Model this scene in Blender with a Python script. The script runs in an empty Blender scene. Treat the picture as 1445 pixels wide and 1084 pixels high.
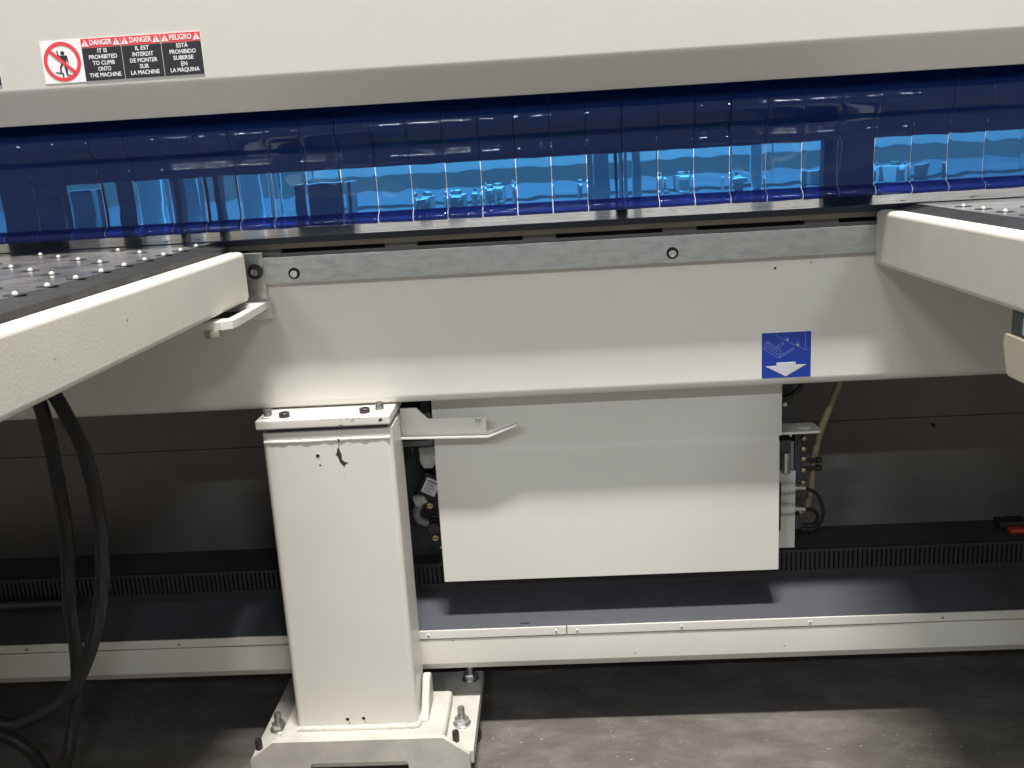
import bpy, bmesh, math, random
from mathutils import Vector, Matrix
random.seed(7)
S = bpy.context.scene
COL = S.collection

# ------------------------------------------------------------------ camera
cam_d = bpy.data.cameras.new('camera')
cam = bpy.data.objects.new('camera', cam_d)
COL.objects.link(cam)
S.camera = cam
cam_d.sensor_fit = 'HORIZONTAL'
cam_d.sensor_width = 36.0
cam_d.lens = 36.0 * 1343.7 / 1445.0
cam_d.clip_start = 0.02
cam_d.clip_end = 200
_p, _y, _r = [math.radians(a) for a in (13.488, -2.826, 3.379)]
fwd = Vector((math.sin(_y) * math.cos(_p), math.cos(_y) * math.cos(_p), -math.sin(_p)))
rgt = Vector((math.cos(_y), -math.sin(_y), 0))
dwn = fwd.cross(rgt)
r2 = rgt * math.cos(_r) + dwn * math.sin(_r)
d2 = -rgt * math.sin(_r) + dwn * math.cos(_r)
m = Matrix((r2, -d2, -fwd)).transposed().to_4x4()
m.translation = Vector((0, 0, 1.14))
cam.matrix_world = m

# ------------------------------------------------------------------ light
W = bpy.data.worlds.new('World')
S.world = W
W.use_nodes = True
W.node_tree.nodes['Background'].inputs[0].default_value = (1.0, 0.94, 0.85, 1)
W.node_tree.nodes['Background'].inputs[1].default_value = 0.37
S.view_settings.view_transform = 'Standard'
S.view_settings.look = 'None'
S.view_settings.gamma = 1
S.view_settings.exposure = 0.0
S.view_settings.use_curve_mapping = False


def lamp(name, loc, target, sx, sy, power, col):
    d = bpy.data.lights.new(name, 'AREA')
    d.shape = 'RECTANGLE'
    d.size, d.size_y, d.energy, d.color = sx, sy, power, col
    o = bpy.data.objects.new(name, d)
    COL.objects.link(o)
    o.location = loc
    o.rotation_euler = (Vector(target) - Vector(loc)).to_track_quat('-Z', 'Y').to_euler()
    return o


# rows of linear hall lamps: one above the aisle, two rows behind the viewer, one behind the machine
COOL = (0.90, 0.97, 1.0)
for lx, ly, lz, pw, lc in ((0.22, 0.34, 5.5, 495, (1.0, 0.955, 0.89)), (-3.6, -6.8, 5.5, 190, COOL), (-1.2, -6.8, 5.5, 205, COOL), (2.9, -6.8, 5.5, 190, COOL), (0.0, 4.0, 4.5, 1000, COOL)):
    lamp('hall_lamp', (lx, ly, lz), (lx, ly, 0), 1.2, 0.26, pw, lc)

# ------------------------------------------------------------------ materials
MATS = {}


def mat(name, col, rough=0.5, metal=0.0, var=0.0, vscale=6.0, bump=0.0, bscale=600.0, spec=0.5, rvar=0.0, col2=None, cscale=3.0, stretch=None, coat=0.0):
    M = bpy.data.materials.new(name)
    M.use_nodes = True
    nt = M.node_tree
    b = nt.nodes['Principled BSDF']
    b.inputs['Base Color'].default_value = (*col, 1)
    b.inputs['Roughness'].default_value = rough
    b.inputs['Metallic'].default_value = metal
    b.inputs['Specular IOR Level'].default_value = spec
    b.inputs['Coat Weight'].default_value = coat
    g = nt.nodes.new('ShaderNodeNewGeometry')
    vec = g.outputs['Position']
    if stretch:
        mp = nt.nodes.new('ShaderNodeMapping')
        mp.inputs['Scale'].default_value = stretch
        nt.links.new(vec, mp.inputs['Vector'])
        vec = mp.outputs['Vector']
    if var > 0 or col2:
        n = nt.nodes.new('ShaderNodeTexNoise')
        n.inputs['Scale'].default_value = vscale
        n.inputs['Detail'].default_value = 8
        n.inputs['Roughness'].default_value = 0.62
        nt.links.new(vec, n.inputs['Vector'])
        mx = nt.nodes.new('ShaderNodeMix')
        mx.data_type = 'RGBA'
        c2 = col2 or tuple(c * (1 - var) for c in col)
        mx.inputs[6].default_value = (*col, 1)
        mx.inputs[7].default_value = (*c2, 1)
        rp = nt.nodes.new('ShaderNodeMapRange')
        rp.inputs[1].default_value = 0.38
        rp.inputs[2].default_value = 0.68
        nt.links.new(n.outputs[0], rp.inputs[0])
        nt.links.new(rp.outputs[0], mx.inputs[0])
        nt.links.new(mx.outputs[2], b.inputs['Base Color'])
        if rvar > 0:
            rr = nt.nodes.new('ShaderNodeMapRange')
            rr.inputs[1].default_value = 0.3
            rr.inputs[2].default_value = 0.7
            rr.inputs[3].default_value = max(0.02, rough - rvar)
            rr.inputs[4].default_value = rough + rvar
            nt.links.new(n.outputs[0], rr.inputs[0])
            nt.links.new(rr.outputs[0], b.inputs['Roughness'])
    if bump > 0:
        n2 = nt.nodes.new('ShaderNodeTexNoise')
        n2.inputs['Scale'].default_value = bscale
        n2.inputs['Detail'].default_value = 3
        nt.links.new(vec, n2.inputs['Vector'])
        bp = nt.nodes.new('ShaderNodeBump')
        bp.inputs['Strength'].default_value = bump
        bp.inputs['Distance'].default_value = 0.0012
        nt.links.new(n2.outputs[0], bp.inputs['Height'])
        nt.links.new(bp.outputs[0], b.inputs['Normal'])
    MATS[name] = M
    return M


mat('cream', (0.55, 0.538, 0.51), 0.42, var=0.035, vscale=5, bump=0.10, bscale=420)
mat('cream_smooth', (0.73, 0.715, 0.675), 0.34, var=0.04, vscale=7, bump=0.05, bscale=160)
mat('cream_foot', (0.60, 0.58, 0.535), 0.45, var=0.22, vscale=16, bump=0.06, bscale=160)
mat('cream_table', (0.70, 0.685, 0.635), 0.48, var=0.06, vscale=9, bump=0.20, bscale=330)
mat('cream_panel', (0.68, 0.67, 0.64), 0.38, var=0.03, vscale=3, bump=0.04, bscale=260)
mat('lip', (0.36, 0.33, 0.27), 0.5, var=0.25, vscale=12)
mat('lip_shaded', (0.17, 0.16, 0.145), 0.5, var=0.25, vscale=12)  # slot band and bridges: shade under the steel edge put into the colour
mat('beige', (0.55, 0.50, 0.40), 0.5, var=0.08, vscale=10, bump=0.1)
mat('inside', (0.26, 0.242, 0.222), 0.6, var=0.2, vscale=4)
mat('galv', (0.55, 0.575, 0.565), 0.46, 0.75, vscale=60, rvar=0.14, col2=(0.38, 0.395, 0.385), stretch=(0.5, 1, 1.3), bump=0.2, bscale=150)
mat('chrome', (0.85, 0.86, 0.87), 0.14, 1.0)
mat('zinc', (0.74, 0.75, 0.74), 0.3, 0.95, var=0.25, vscale=90)
mat('bolt', (0.45, 0.44, 0.42), 0.36, 0.9, var=0.35, vscale=160)
mat('dark_bolt', (0.085, 0.075, 0.08), 0.38, 0.7, var=0.3, vscale=120)
mat('steel_top', (0.40, 0.385, 0.365), 0.24, 1.0, var=0.3, vscale=14, rvar=0.1, stretch=(1, 4, 1))
mat('table_top', (0.115, 0.115, 0.125), 0.22, 0.0, vscale=16, rvar=0.1, col2=(0.19, 0.185, 0.18), spec=0.75)
mat('rim', (0.03, 0.03, 0.034), 0.5, var=0.4, vscale=26, rvar=0.08)
mat('ball', (0.95, 0.95, 0.93), 0.22, 0.6)
mat('black', (0.012, 0.012, 0.014), 0.5)
mat('hole', (0.006, 0.006, 0.007), 0.8)
mat('hose', (0.013, 0.013, 0.014), 0.42, bump=0.1, bscale=500)
mat('tray', (0.072, 0.078, 0.094), 0.36, var=0.35, vscale=7, rvar=0.10, bump=0.06, bscale=90)
mat('comb', (0.024, 0.024, 0.027), 0.5)
mat('duct', (0.05, 0.05, 0.052), 0.6, var=0.3)
mat('navy', (0.03, 0.04, 0.05), 0.45, var=0.15, vscale=40, bump=0.2)
mat('pressure', (0.02, 0.022, 0.03), 0.5)
mat('white_part', (0.80, 0.80, 0.80), 0.4)
mat('grey_part', (0.33, 0.34, 0.36), 0.4, 0.3, var=0.3, vscale=30)
mat('dark_part', (0.05, 0.055, 0.065), 0.45, var=0.3, vscale=40)
mat('brass', (0.55, 0.45, 0.28), 0.3, 0.9)
mat('fitting', (0.66, 0.66, 0.63), 0.35, 0.1, var=0.2, vscale=70)
mat('rear_top', (0.10, 0.11, 0.125), 0.4, 0.0, var=0.3, vscale=8)
mat('label_white', (0.80, 0.80, 0.82), 0.35)
mat('label_grey', (0.56, 0.58, 0.66), 0.35)
mat('label_red', (0.72, 0.055, 0.07), 0.35)
mat('label_black', (0.02, 0.021, 0.028), 0.35)
mat('label_blue', (0.012, 0.045, 0.34), 0.3)
mat('label_line', (0.18, 0.25, 0.62), 0.35)
mat('chip', (0.035, 0.033, 0.04), 0.6)
mat('chip_grey', (0.40, 0.38, 0.36), 0.6)
mat('red_part', (0.5, 0.06, 0.03), 0.4)
mat('clear_tube', (0.27, 0.235, 0.155), 0.3)


def glass(name, col, ior, rough):
    M = bpy.data.materials.new(name)
    M.use_nodes = True
    nt = M.node_tree
    b = nt.nodes['Principled BSDF']
    b.inputs['Base Color'].default_value = (*col, 1)
    b.inputs['Roughness'].default_value = rough
    b.inputs['IOR'].default_value = ior
    b.inputs['Transmission Weight'].default_value = 1.0
    MATS[name] = M




def pvc(name, tint, body, amount, rough):
    glass(name, tint, 1.42, rough)
    nt = MATS[name].node_tree
    p = nt.nodes['Principled BSDF']
    out = nt.nodes['Material Output']
    df = nt.nodes.new('ShaderNodeBsdfDiffuse')
    tl_ = nt.nodes.new('ShaderNodeBsdfTranslucent')
    df.inputs[0].default_value = tl_.inputs[0].default_value = (*body, 1)
    m1 = nt.nodes.new('ShaderNodeMixShader')
    m2 = nt.nodes.new('ShaderNodeMixShader')
    m1.inputs[0].default_value = 0.4
    m2.inputs[0].default_value = amount
    nt.links.new(df.outputs[0], m1.inputs[1])
    nt.links.new(tl_.outputs[0], m1.inputs[2])
    nt.links.new(p.outputs[0], m2.inputs[1])
    nt.links.new(m1.outputs[0], m2.inputs[2])
    nt.links.new(m2.outputs[0], out.inputs['Surface'])


pvc('blue_pvc', (0.075, 0.40, 0.88), (0.055, 0.11, 0.46), 0.18, 0.02)
pvc('blue_hem', (0.02, 0.06, 0.45), (0.03, 0.055, 0.30), 0.30, 0.04)


def concrete():
    M = bpy.data.materials.new('concrete')
    M.use_nodes = True
    nt = M.node_tree
    b = nt.nodes['Principled BSDF']
    g = nt.nodes.new('ShaderNodeNewGeometry')
    mp = nt.nodes.new('ShaderNodeMapping')
    mp.inputs['Rotation'].default_value = (0, 0, 0.35)
    mp.inputs['Scale'].default_value = (1, 1.9, 1)
    nt.links.new(g.outputs['Position'], mp.inputs['Vector'])

    def noise(sc, det, ro, dist=0.0):
        n = nt.nodes.new('ShaderNodeTexNoise')
        n.inputs['Scale'].default_value = sc
        n.inputs['Detail'].default_value = det
        n.inputs['Roughness'].default_value = ro
        n.inputs['Distortion'].default_value = dist
        nt.links.new(mp.outputs[0], n.inputs['Vector'])
        return n
    a = noise(7, 10, 0.7, 0.25)
    r = nt.nodes.new('ShaderNodeValToRGB')
    e = r.color_ramp.elements
    e[0].position, e[0].color = 0.32, (0.095, 0.088, 0.08, 1)
    e[1].position, e[1].color = 0.66, (0.19, 0.178, 0.165, 1)
    el = r.color_ramp.elements.new(0.49)
    el.color = (0.13, 0.121, 0.110, 1)
    nt.links.new(a.outputs[0], r.inputs[0])
    s = noise(95, 3, 0.5)
    r2_ = nt.nodes.new('ShaderNodeValToRGB')
    q = r2_.color_ramp.elements
    q[0].position, q[0].color = 0.69, (0, 0, 0, 1)
    q[1].position, q[1].color = 0.74, (1, 1, 1, 1)
    nt.links.new(s.outputs[0], r2_.inputs[0])
    mx = nt.nodes.new('ShaderNodeMix')
    mx.data_type = 'RGBA'
    mx.inputs[7].default_value = (0.55, 0.53, 0.49, 1)
    nt.links.new(r2_.outputs[0], mx.inputs[0])
    nt.links.new(r.outputs[0], mx.inputs[6])
    nt.links.new(mx.outputs[2], b.inputs['Base Color'])
    b.inputs['Roughness'].default_value = 0.6
    bp = nt.nodes.new('ShaderNodeBump')
    bp.inputs['Strength'].default_value = 0.35
    bp.inputs['Distance'].default_value = 0.003
    f = noise(45, 8, 0.7)
    nt.links.new(f.outputs[0], bp.inputs['Height'])
    nt.links.new(bp.outputs[0], b.inputs['Normal'])
    MATS['concrete'] = M


concrete()


# ------------------------------------------------------------------ mesh helpers
def wloc(o):
    v = Vector((0, 0, 0))
    while o is not None:
        v = v + Vector(o.location)
        o = o.parent
    return v


def finish(bm, angle=35):
    bmesh.ops.recalc_face_normals(bm, faces=bm.faces[:])
    me = bpy.data.meshes.new('m')
    bm.to_mesh(me)
    bm.free()
    me.shade_smooth()
    me.set_sharp_from_angle(angle=math.radians(angle))
    return me


def obj(name, bm, material, parent=None, angle=35):
    """bm holds world coordinates; the object's origin goes to the middle of its base"""
    me = bm if isinstance(bm, bpy.types.Mesh) else finish(bm, angle)
    xs = [v.co for v in me.vertices]
    lo = Vector((min(c.x for c in xs), min(c.y for c in xs), min(c.z for c in xs)))
    hi = Vector((max(c.x for c in xs), max(c.y for c in xs), max(c.z for c in xs)))
    c = Vector(((lo.x + hi.x) / 2, (lo.y + hi.y) / 2, lo.z))
    me.transform(Matrix.Translation(-c))
    me.name = name
    if len(me.materials) == 0:
        me.materials.append(MATS[material])
    o = bpy.data.objects.new(name, me)
    COL.objects.link(o)
    if parent is not None:
        o.parent = parent
        o.location = c - wloc(parent)
    else:
        o.location = c
    if angle != 80 and name not in ('strip', 'hem', 'ball', 'corrugated_hose'):
        wn = o.modifiers.new('weighted_normal', 'WEIGHTED_NORMAL')
        wn.keep_sharp = True
        wn.weight = 50
    return o


def share(name, src, parent, at):
    """another piece with the same mesh; 'at' is the world position of its base"""
    o = bpy.data.objects.new(name, src.data)
    COL.objects.link(o)
    o.parent = parent
    o.location = Vector(at) - (wloc(parent) if parent else Vector((0, 0, 0)))
    return o


def tag(o, label=None, cat=None, group=None, kind=None):
    if label: o['label'] = label
    if cat: o['category'] = cat
    if group: o['group'] = group
    if kind: o['kind'] = kind
    return o


def thing(name, loc, label, cat, group=None):
    o = bpy.data.objects.new(name, None)
    COL.objects.link(o)
    o.empty_display_size = 0.05
    o.location = loc
    return tag(o, label, cat, group)


def box(bm, x0, x1, y0, y1, z0, z1, bev=0.0, seg=3):
    r = bmesh.ops.create_cube(bm, size=1)
    vs = r['verts']
    for v in vs:
        v.co = Vector(((x0 + x1) / 2 + v.co.x * (x1 - x0), (y0 + y1) / 2 + v.co.y * (y1 - y0), (z0 + z1) / 2 + v.co.z * (z1 - z0)))
    if bev > 0:
        es = list({e for v in vs for e in v.link_edges})
        bmesh.ops.bevel(bm, geom=es, offset=bev, segments=seg, affect='EDGES', profile=0.5)
    return bm


def B(*a, **k):
    return box(bmesh.new(), *a, **k)


def prism(bm, pts, axis, a, b, bev=0.0, seg=2):
    """closed polygon extruded along an axis: X -> pts are (y,z), Y -> (x,z), Z -> (x,y)"""
    def mk(p, t):
        return {'X': (t, p[0], p[1]), 'Y': (p[0], t, p[1]), 'Z': (p[0], p[1], t)}[axis]
    va = [bm.verts.new(mk(p, a)) for p in pts]
    vb = [bm.verts.new(mk(p, b)) for p in pts]
    n = len(pts)
    fs = [bm.faces.new(va), bm.faces.new(vb[::-1])]
    for i in range(n):
        fs.append(bm.faces.new((va[i], vb[i], vb[(i + 1) % n], va[(i + 1) % n])))
    if bev > 0:
        es = list({e for f in fs for e in f.edges})
        bmesh.ops.bevel(bm, geom=es, offset=bev, segments=seg, affect='EDGES', profile=0.5)
    return bm


def PR(*a, **k):
    return prism(bmesh.new(), *a, **k)


def lathe(bm, prof, at, axis, seg=20):
    """prof = (radius, height) pairs turned about the axis through 'at'"""
    ax = Vector(axis).normalized()
    q = Vector((0, 0, 1)).rotation_difference(ax).to_matrix()
    rings = []
    for r, h in prof:
        rings.append([bm.verts.new(Vector(at) + q @ Vector((r * math.cos(2 * math.pi * i / seg), r * math.sin(2 * math.pi * i / seg), h))) for i in range(seg)])
    for a, b in zip(rings, rings[1:]):
        for i in range(seg):
            bm.faces.new((a[i], a[(i + 1) % seg], b[(i + 1) % seg], b[i]))
    bm.faces.new(rings[0][::-1])
    bm.faces.new(rings[-1])
    return bm


def LA(*a, **k):
    return lathe(bmesh.new(), *a, **k)


def spline(pts, n):
    P = [Vector(p) for p in pts]
    P = [P[0] * 2 - P[1]] + P + [P[-1] * 2 - P[-2]]
    out = []
    for i in range(1, len(P) - 2):
        for k in range(n):
            t = k / n
            a, b, c, d = P[i - 1], P[i], P[i + 1], P[i + 2]
            out.append(0.5 * ((2 * b) + (c - a) * t + (2 * a - 5 * b + 4 * c - d) * t * t + (3 * b - a - 3 * c + d) * t ** 3))
    out.append(P[-2])
    return out


def tube(bm, pts, rad, seg=10):
    """sweep; rad is a number or a function of the ring index"""
    up = Vector((0.13, 0.31, 0.94)).normalized()
    rings = []
    for i, p in enumerate(pts):
        t = (pts[min(i + 1, len(pts) - 1)] - pts[max(i - 1, 0)]).normalized()
        s = t.cross(up)
        if s.length < 0.05: s = t.cross(Vector((1, 0, 0)))
        s.normalize()
        u = s.cross(t)
        r = rad(i) if callable(rad) else rad
        rings.append([bm.verts.new(p + (s * math.cos(2 * math.pi * k / seg) + u * math.sin(2 * math.pi * k / seg)) * r) for k in range(seg)])
    for a, b in zip(rings, rings[1:]):
        for k in range(seg):
            bm.faces.new((a[k], a[(k + 1) % seg], b[(k + 1) % seg], b[k]))
    bm.faces.new(rings[0][::-1])
    bm.faces.new(rings[-1])
    return bm


def resample(pts, step):
    out = [pts[0]]
    acc = 0.0
    for a, b in zip(pts, pts[1:]):
        L = (b - a).length
        d = step - acc
        while d <= L:
            out.append(a + (b - a) * (d / L))
            d += step
        acc = (acc + L) % step
    return out


def hexhead(bm, at, axis, r, h):
    lathe(bm, [(r * 0.93, 0), (r, h * 0.12), (r, h * 0.85), (r * 0.9, h)], at, axis, 6)
    return bm


def socket_head(bm, at, axis, r, h):
    """cap screw with a socket"""
    lathe(bm, [(r * 0.97, 0), (r, h * 0.1), (r, h * 0.86), (r * 0.9, h), (r * 0.55, h), (r * 0.48, h * 0.45), (r * 0.05, h * 0.42)], at, axis, 18)
    return bm


def text_mesh(body, size, cx, cz, y, width=None, bold=0.0):
    """flat lettering in the XZ plane facing -Y, centred on (cx, cz)"""
    cu = bpy.data.curves.new('t', 'FONT')
    cu.body = body
    cu.size = size
    cu.align_x = 'CENTER'
    cu.align_y = 'CENTER'
    cu.offset = bold
    cu.extrude = 0.00012
    cu.resolution_u = 3
    o = bpy.data.objects.new('t', cu)
    COL.objects.link(o)
    dg = bpy.context.evaluated_depsgraph_get()
    me = bpy.data.meshes.new_from_object(o.evaluated_get(dg))
    bpy.data.objects.remove(o)
    xs = [v.co.x for v in me.vertices]
    w = max(xs) - min(xs)
    sx = (width / w) if width else 1.0
    me.transform(Matrix.Translation((cx, y, cz)) @ Matrix.Rotation(math.radians(90), 4, 'X') @ Matrix.Diagonal((sx, 1, 1, 1)))
    me.materials.clear()
    return me


# ------------------------------------------------------------------ setting
bm = bmesh.new()
box(bm, -9, 9, -12, 7, -0.1, 0.0)
tag(obj('floor', bm, 'concrete'), 'worn grey concrete workshop floor', None, kind='structure')

# ------------------------------------------------------------------ upper housing
XL, XR = -2.2, 2.2
hs = thing('saw_housing', (0, 1.52, 1.23), 'cream painted upper machine housing with a folded lower lip above the blue strip curtain', 'machine housing')
prof = [(1.522, 2.10)]
for k in range(7):                       # rounded fold
    a = math.radians(180 + k * 42 / 6)
    prof.append((1.536 + 0.014 * math.cos(a), 1.284 + 0.014 * math.sin(a)))
prof += [(1.5585, 1.2335), (1.5615, 1.231), (1.565, 1.2325), (1.5665, 1.237), (1.5665, 1.36), (1.60, 1.36), (1.60, 2.10)]
obj('front_panel', PR(prof, 'X', XL, XR), 'cream', hs, 50)
obj('inner_lining', B(XL, XR, 1.601, 2.02, 1.31, 2.09), 'pressure', hs)

# warning sticker on the housing: picture and three red-headed text fields
YS = 1.5215


def danger_label(parent, x0, full=True):
    h0, h1 = 1.2885, 1.3515
    w = 0.252
    root = obj('danger_label', B(x0, x0 + w, YS - 0.0004, YS + 0.001, h0, h1), 'label_white', parent)
    root['label'] = 'white red and black sticker with a no climbing picture and three DANGER texts' if full else 'black end of a second warning sticker'
    y = YS - 0.0009
    px = x0 + 0.0318
    pz = (h0 + h1) / 2
    bm = bmesh.new()                     # red ring
    n = 48
    ra, rb = 0.0292, 0.0236
    v = [[bm.verts.new((px + r * math.cos(2 * math.pi * i / n), yy, pz + r * math.sin(2 * math.pi * i / n))) for i in range(n)] for r, yy in ((ra, y), (rb, y), (rb, y + 0.0004), (ra, y + 0.0004))]
    for i in range(n):
        j = (i + 1) % n
        for a, b in ((0, 1), (1, 2), (2, 3), (3, 0)):
            bm.faces.new((v[a][i], v[a][j], v[b][j], v[b][i]))
    obj('prohibition_ring', bm, 'label_red', root)
    bm = bmesh.new()                     # climbing figure
    lathe(bm, [(0.0030, 0), (0.0030, 0.0003)], (px + 0.002, y + 0.0003, pz + 0.0125), (0, -1, 0), 14)

    def pp(pts, dy=0.0):
        prism(bm, [(px + a, pz + b) for a, b in pts], 'Y', y + dy, y + 0.0003 + dy)
    pp([(-0.0028, 0.0088), (0.0085, 0.0088), (0.0098, -0.002), (0.0080, -0.002), (0.0068, 0.0055), (0.0062, -0.0025), (-0.0018, -0.0025)])
    pp([(-0.0072, 0.0165), (-0.0055, 0.0165), (-0.0045, 0.0098), (-0.0010, 0.0086), (-0.0014, 0.0066), (-0.0062, 0.0082)], 0.00001)
    pp([(0.0014, -0.0026), (0.0060, -0.0026), (0.0062, -0.0195), (0.0105, -0.0195), (0.0105, -0.0212), (0.0040, -0.0212)], 0.00002)
    pp([(-0.0020, -0.0027), (0.0012, -0.0027), (-0.0030, -0.0095), (-0.0030, -0.0165), (-0.0055, -0.0165), (-0.0055, -0.0085)], 0.00002)
    pp([(-0.0125, -0.0145), (-0.0006, -0.0167), (-0.0006, -0.0245), (-0.0026, -0.0245), (-0.0026, -0.0182), (-0.0125, -0.0162)], 0.00003)
    obj('climbing_figure', bm, 'label_black', root)
    bm = bmesh.new()
    s = 0.0253
    d = Vector((math.cos(math.radians(-43)), 0, math.sin(math.radians(-43))))
    e = Vector((d.z, 0, -d.x)) * 0.0025
    c = Vector((px, 0, pz))
    prism(bm, [((c + d * a + e * b).x, (c + d * a + e * b).z) for a, b in ((-s, -1), (s, -1), (s, 1), (-s, 1))], 'Y', y - 0.0004, y - 0.00005)
    obj('prohibition_bar', bm, 'label_red', root)
    TX = [('DANGER', 'IT IS|PROHIBITED|TO CLIMB|ONTO|THE MACHINE'), ('DANGER', 'IL EST|INTERDIT|DE MONTER|SUR|LA MACHINE'), ('PELIGRO', 'EST\u00c1|PROHIBIDO|SUBIRSE|EN|LA M\u00c1QUINA')]
    f0 = x0 + 0.0645
    fw = (x0 + w - f0) / 3
    for i, (head, body) in enumerate(TX):
        a, b = f0 + i * fw + 0.0004, f0 + (i + 1) * fw - 0.0004
        obj('text_field', B(a, b, y, y + 0.0004, h0 + 0.0006, h1 - 0.0143), 'label_black', root)
        obj('red_heading', B(a, b, y, y + 0.0004, h1 - 0.0138, h1 - 0.0005), 'label_red', root)
        cx = (a + b) / 2
        hz = h1 - 0.0071
        obj('heading_text', text_mesh(head, 0.0108, cx, hz, y - 0.0003, 0.0345, 0.00022), 'label_white', root)
        for sx in (-1, 1):
            tx = cx + sx * 0.0245
            obj('warning_triangle', PR([(tx - 0.0055, hz - 0.0048), (tx + 0.0055, hz - 0.0048), (tx, hz + 0.0052)], 'Y', y - 0.0004, y - 0.0001), 'label_white', root)
            bm = bmesh.new()
            prism(bm, [(tx - 0.0008, hz + 0.0026), (tx + 0.0008, hz + 0.0026), (tx + 0.0004, hz - 0.0014), (tx - 0.0004, hz - 0.0014)], 'Y', y - 0.0007, y - 0.0005)
            box(bm, tx - 0.0007, tx + 0.0007, y - 0.0007, y - 0.0005, hz - 0.0036, hz - 0.0022)
            obj('exclamation_mark', bm, 'label_red', root)
        lines = body.split('|')
        wid = {'IT IS': 0.0155, 'PROHIBITED': 0.046, 'TO CLIMB': 0.036, 'ONTO': 0.021, 'THE MACHINE': 0.052, 'IL EST': 0.0225, 'INTERDIT': 0.034, 'DE MONTER': 0.0445, 'SUR': 0.015, 'LA MACHINE': 0.0465,
               'EST\u00c1': 0.0185, 'PROHIBIDO': 0.0425, 'SUBIRSE': 0.033, 'EN': 0.010, 'LA M\u00c1QUINA': 0.047}
        for k, t in enumerate(lines):
            z = h1 - 0.0192 - k * 0.0089
            obj('text_line', text_mesh(t, 0.0086, cx + 0.001, z, y - 0.0003, wid[t] * 0.96, 0.00012), 'label_white', root)
    return root


danger_label(hs, -0.7715)
bm = B(-1.10, -0.8405, YS - 0.0004, YS + 0.001, 1.2905, 1.353)
o = obj('danger_label', bm, 'label_white', hs)
obj('text_field', B(-0.905, -0.8410, YS - 0.0010, YS - 0.0006, 1.2912, 1.339), 'label_black', o)

# ------------------------------------------------------------------ machine frame (main beam)
mf = thing('machine_beam', (0, 1.75, 0.71), 'long cream sheet metal front beam of the saw with a steel edge on top', 'machine beam')
prof = [(1.78, 0.9555), (1.665, 0.9555)]
R = 0.017
for k in range(9):
    a = math.radians(180 + k * 90 / 8)
    prof.append((1.665 + R + R * math.cos(a), 0.7125 + R + R * math.sin(a)))
prof += [(1.78, 0.7125)]
obj('fascia', PR(prof, 'X', XL, XR), 'cream_smooth', mf, 50)
bm = bmesh.new()
box(bm, XL, XR, 1.6780, 1.72, 1.0025, 1.0118)
obj('slotted_lip', bm, 'lip', mf)
obj('lower_band', B(XL, XR, 1.6785, 1.72, 0.9560, 0.9948), 'lip_shaded', mf)
obj('slot_backing', B(XL, XR, 1.700, 1.72, 0.9950, 1.0022), 'hole', mf)
src = None
x = -1.53 + 0.02
while x < 1.7:                            # bridges between the long slots
    if src is None:
        src = obj('slot_bridge', B(x, x + 0.058, 1.6785, 1.6995, 0.9950, 1.0023), 'lip_shaded', mf)
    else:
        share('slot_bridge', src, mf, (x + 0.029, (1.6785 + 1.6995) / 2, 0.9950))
    x += 0.2435
st = obj('steel_table_edge', B(XL, XR, 1.669, 2.00, 1.0122, 1.0230, 0.0008, 2), 'steel_top', mf)
st['label'] = 'bright steel table edge below the blue curtain'
obj('dark_nose', B(XL, XR, 1.6655, 1.6687, 1.0122, 1.0224), 'navy', mf)
for x in (-1.05, -0.90, -0.775, -0.70, -0.64, 0.62, 0.74, 0.86):
    obj('countersunk_screw', LA([(0.0045, 0), (0.0045, 0.0006)], (x, 1.725, 1.0231), (0, 0, 1), 14), 'dark_bolt', mf)
# galvanised guide strip with two recessed screws
gs = obj('guide_strip', B(-0.504, 0.640, 1.650, 1.6648, 0.944, 0.991, 0.0012, 2), 'galv', mf)
gs['label'] = 'scuffed galvanised flat bar with two recessed screws'
for x in (-0.451, 0.207):
    obj('counterbore', LA([(0.0102, 0), (0.0102, 0.0004), (0.0090, 0.0010), (0.0088, 0.0004)], (x, 1.6498, 0.9612), (0, -1, 0), 24), 'hole', gs)
    obj('screw', socket_head(bmesh.new(), (x, 1.6492, 0.9605), (0, -1, 0), 0.0066, 0.0034), 'chrome', gs)
# end plate with a black washer screw
ep = obj('end_plate', B(-0.560, -0.5045, 1.652, 1.6645, 0.915, 1.000, 0.001, 2), 'zinc', mf)
obj('washer', LA([(0.0138, 0), (0.0138, 0.002), (0.0125, 0.0028)], (-0.519, 1.6515, 0.9675), (0, -1, 0), 24), 'dark_bolt', ep)
obj('screw', socket_head(bmesh.new(), (-0.5205, 1.6490, 0.9670), (0, -1, 0), 0.0062, 0.005), 'chrome', ep)
# tiny rivets in the fascia
for x, z in ((0.385, 0.924), (0.447, 0.931)):
    obj('rivet', LA([(0.0022, 0), (0.0018, 0.0010)], (x, 1.6648, z), (0, -1, 0), 10), 'dark_bolt' if x < 0.4 else 'zinc', mf)

# blue sticker with a line drawing and an arrow
bx0, bx1, bz0, bz1 = 0.3625, 0.4485, 0.7285, 0.8105
ys = 1.6647
sk = obj('arrow_sticker', B(bx0 - 0.0012, bx1 + 0.0012, ys - 0.0004, ys + 0.001, bz0 - 0.0004, bz1 + 0.0012), 'label_white', mf)
sk['label'] = 'blue square sticker with a white down arrow and a thin line drawing'
obj('blue_field', B(bx0, bx1, ys - 0.0008, ys - 0.0005, bz0, bz1), 'label_blue', sk)


def uv(p):
    u = (p[0] - 312) / 633.0
    v = (p[1] - 290 + (p[0] - 312) * 0.062) / 602.0
    return (bx0 + u * (bx1 - bx0), bz1 - v * (bz1 - bz0))


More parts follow.
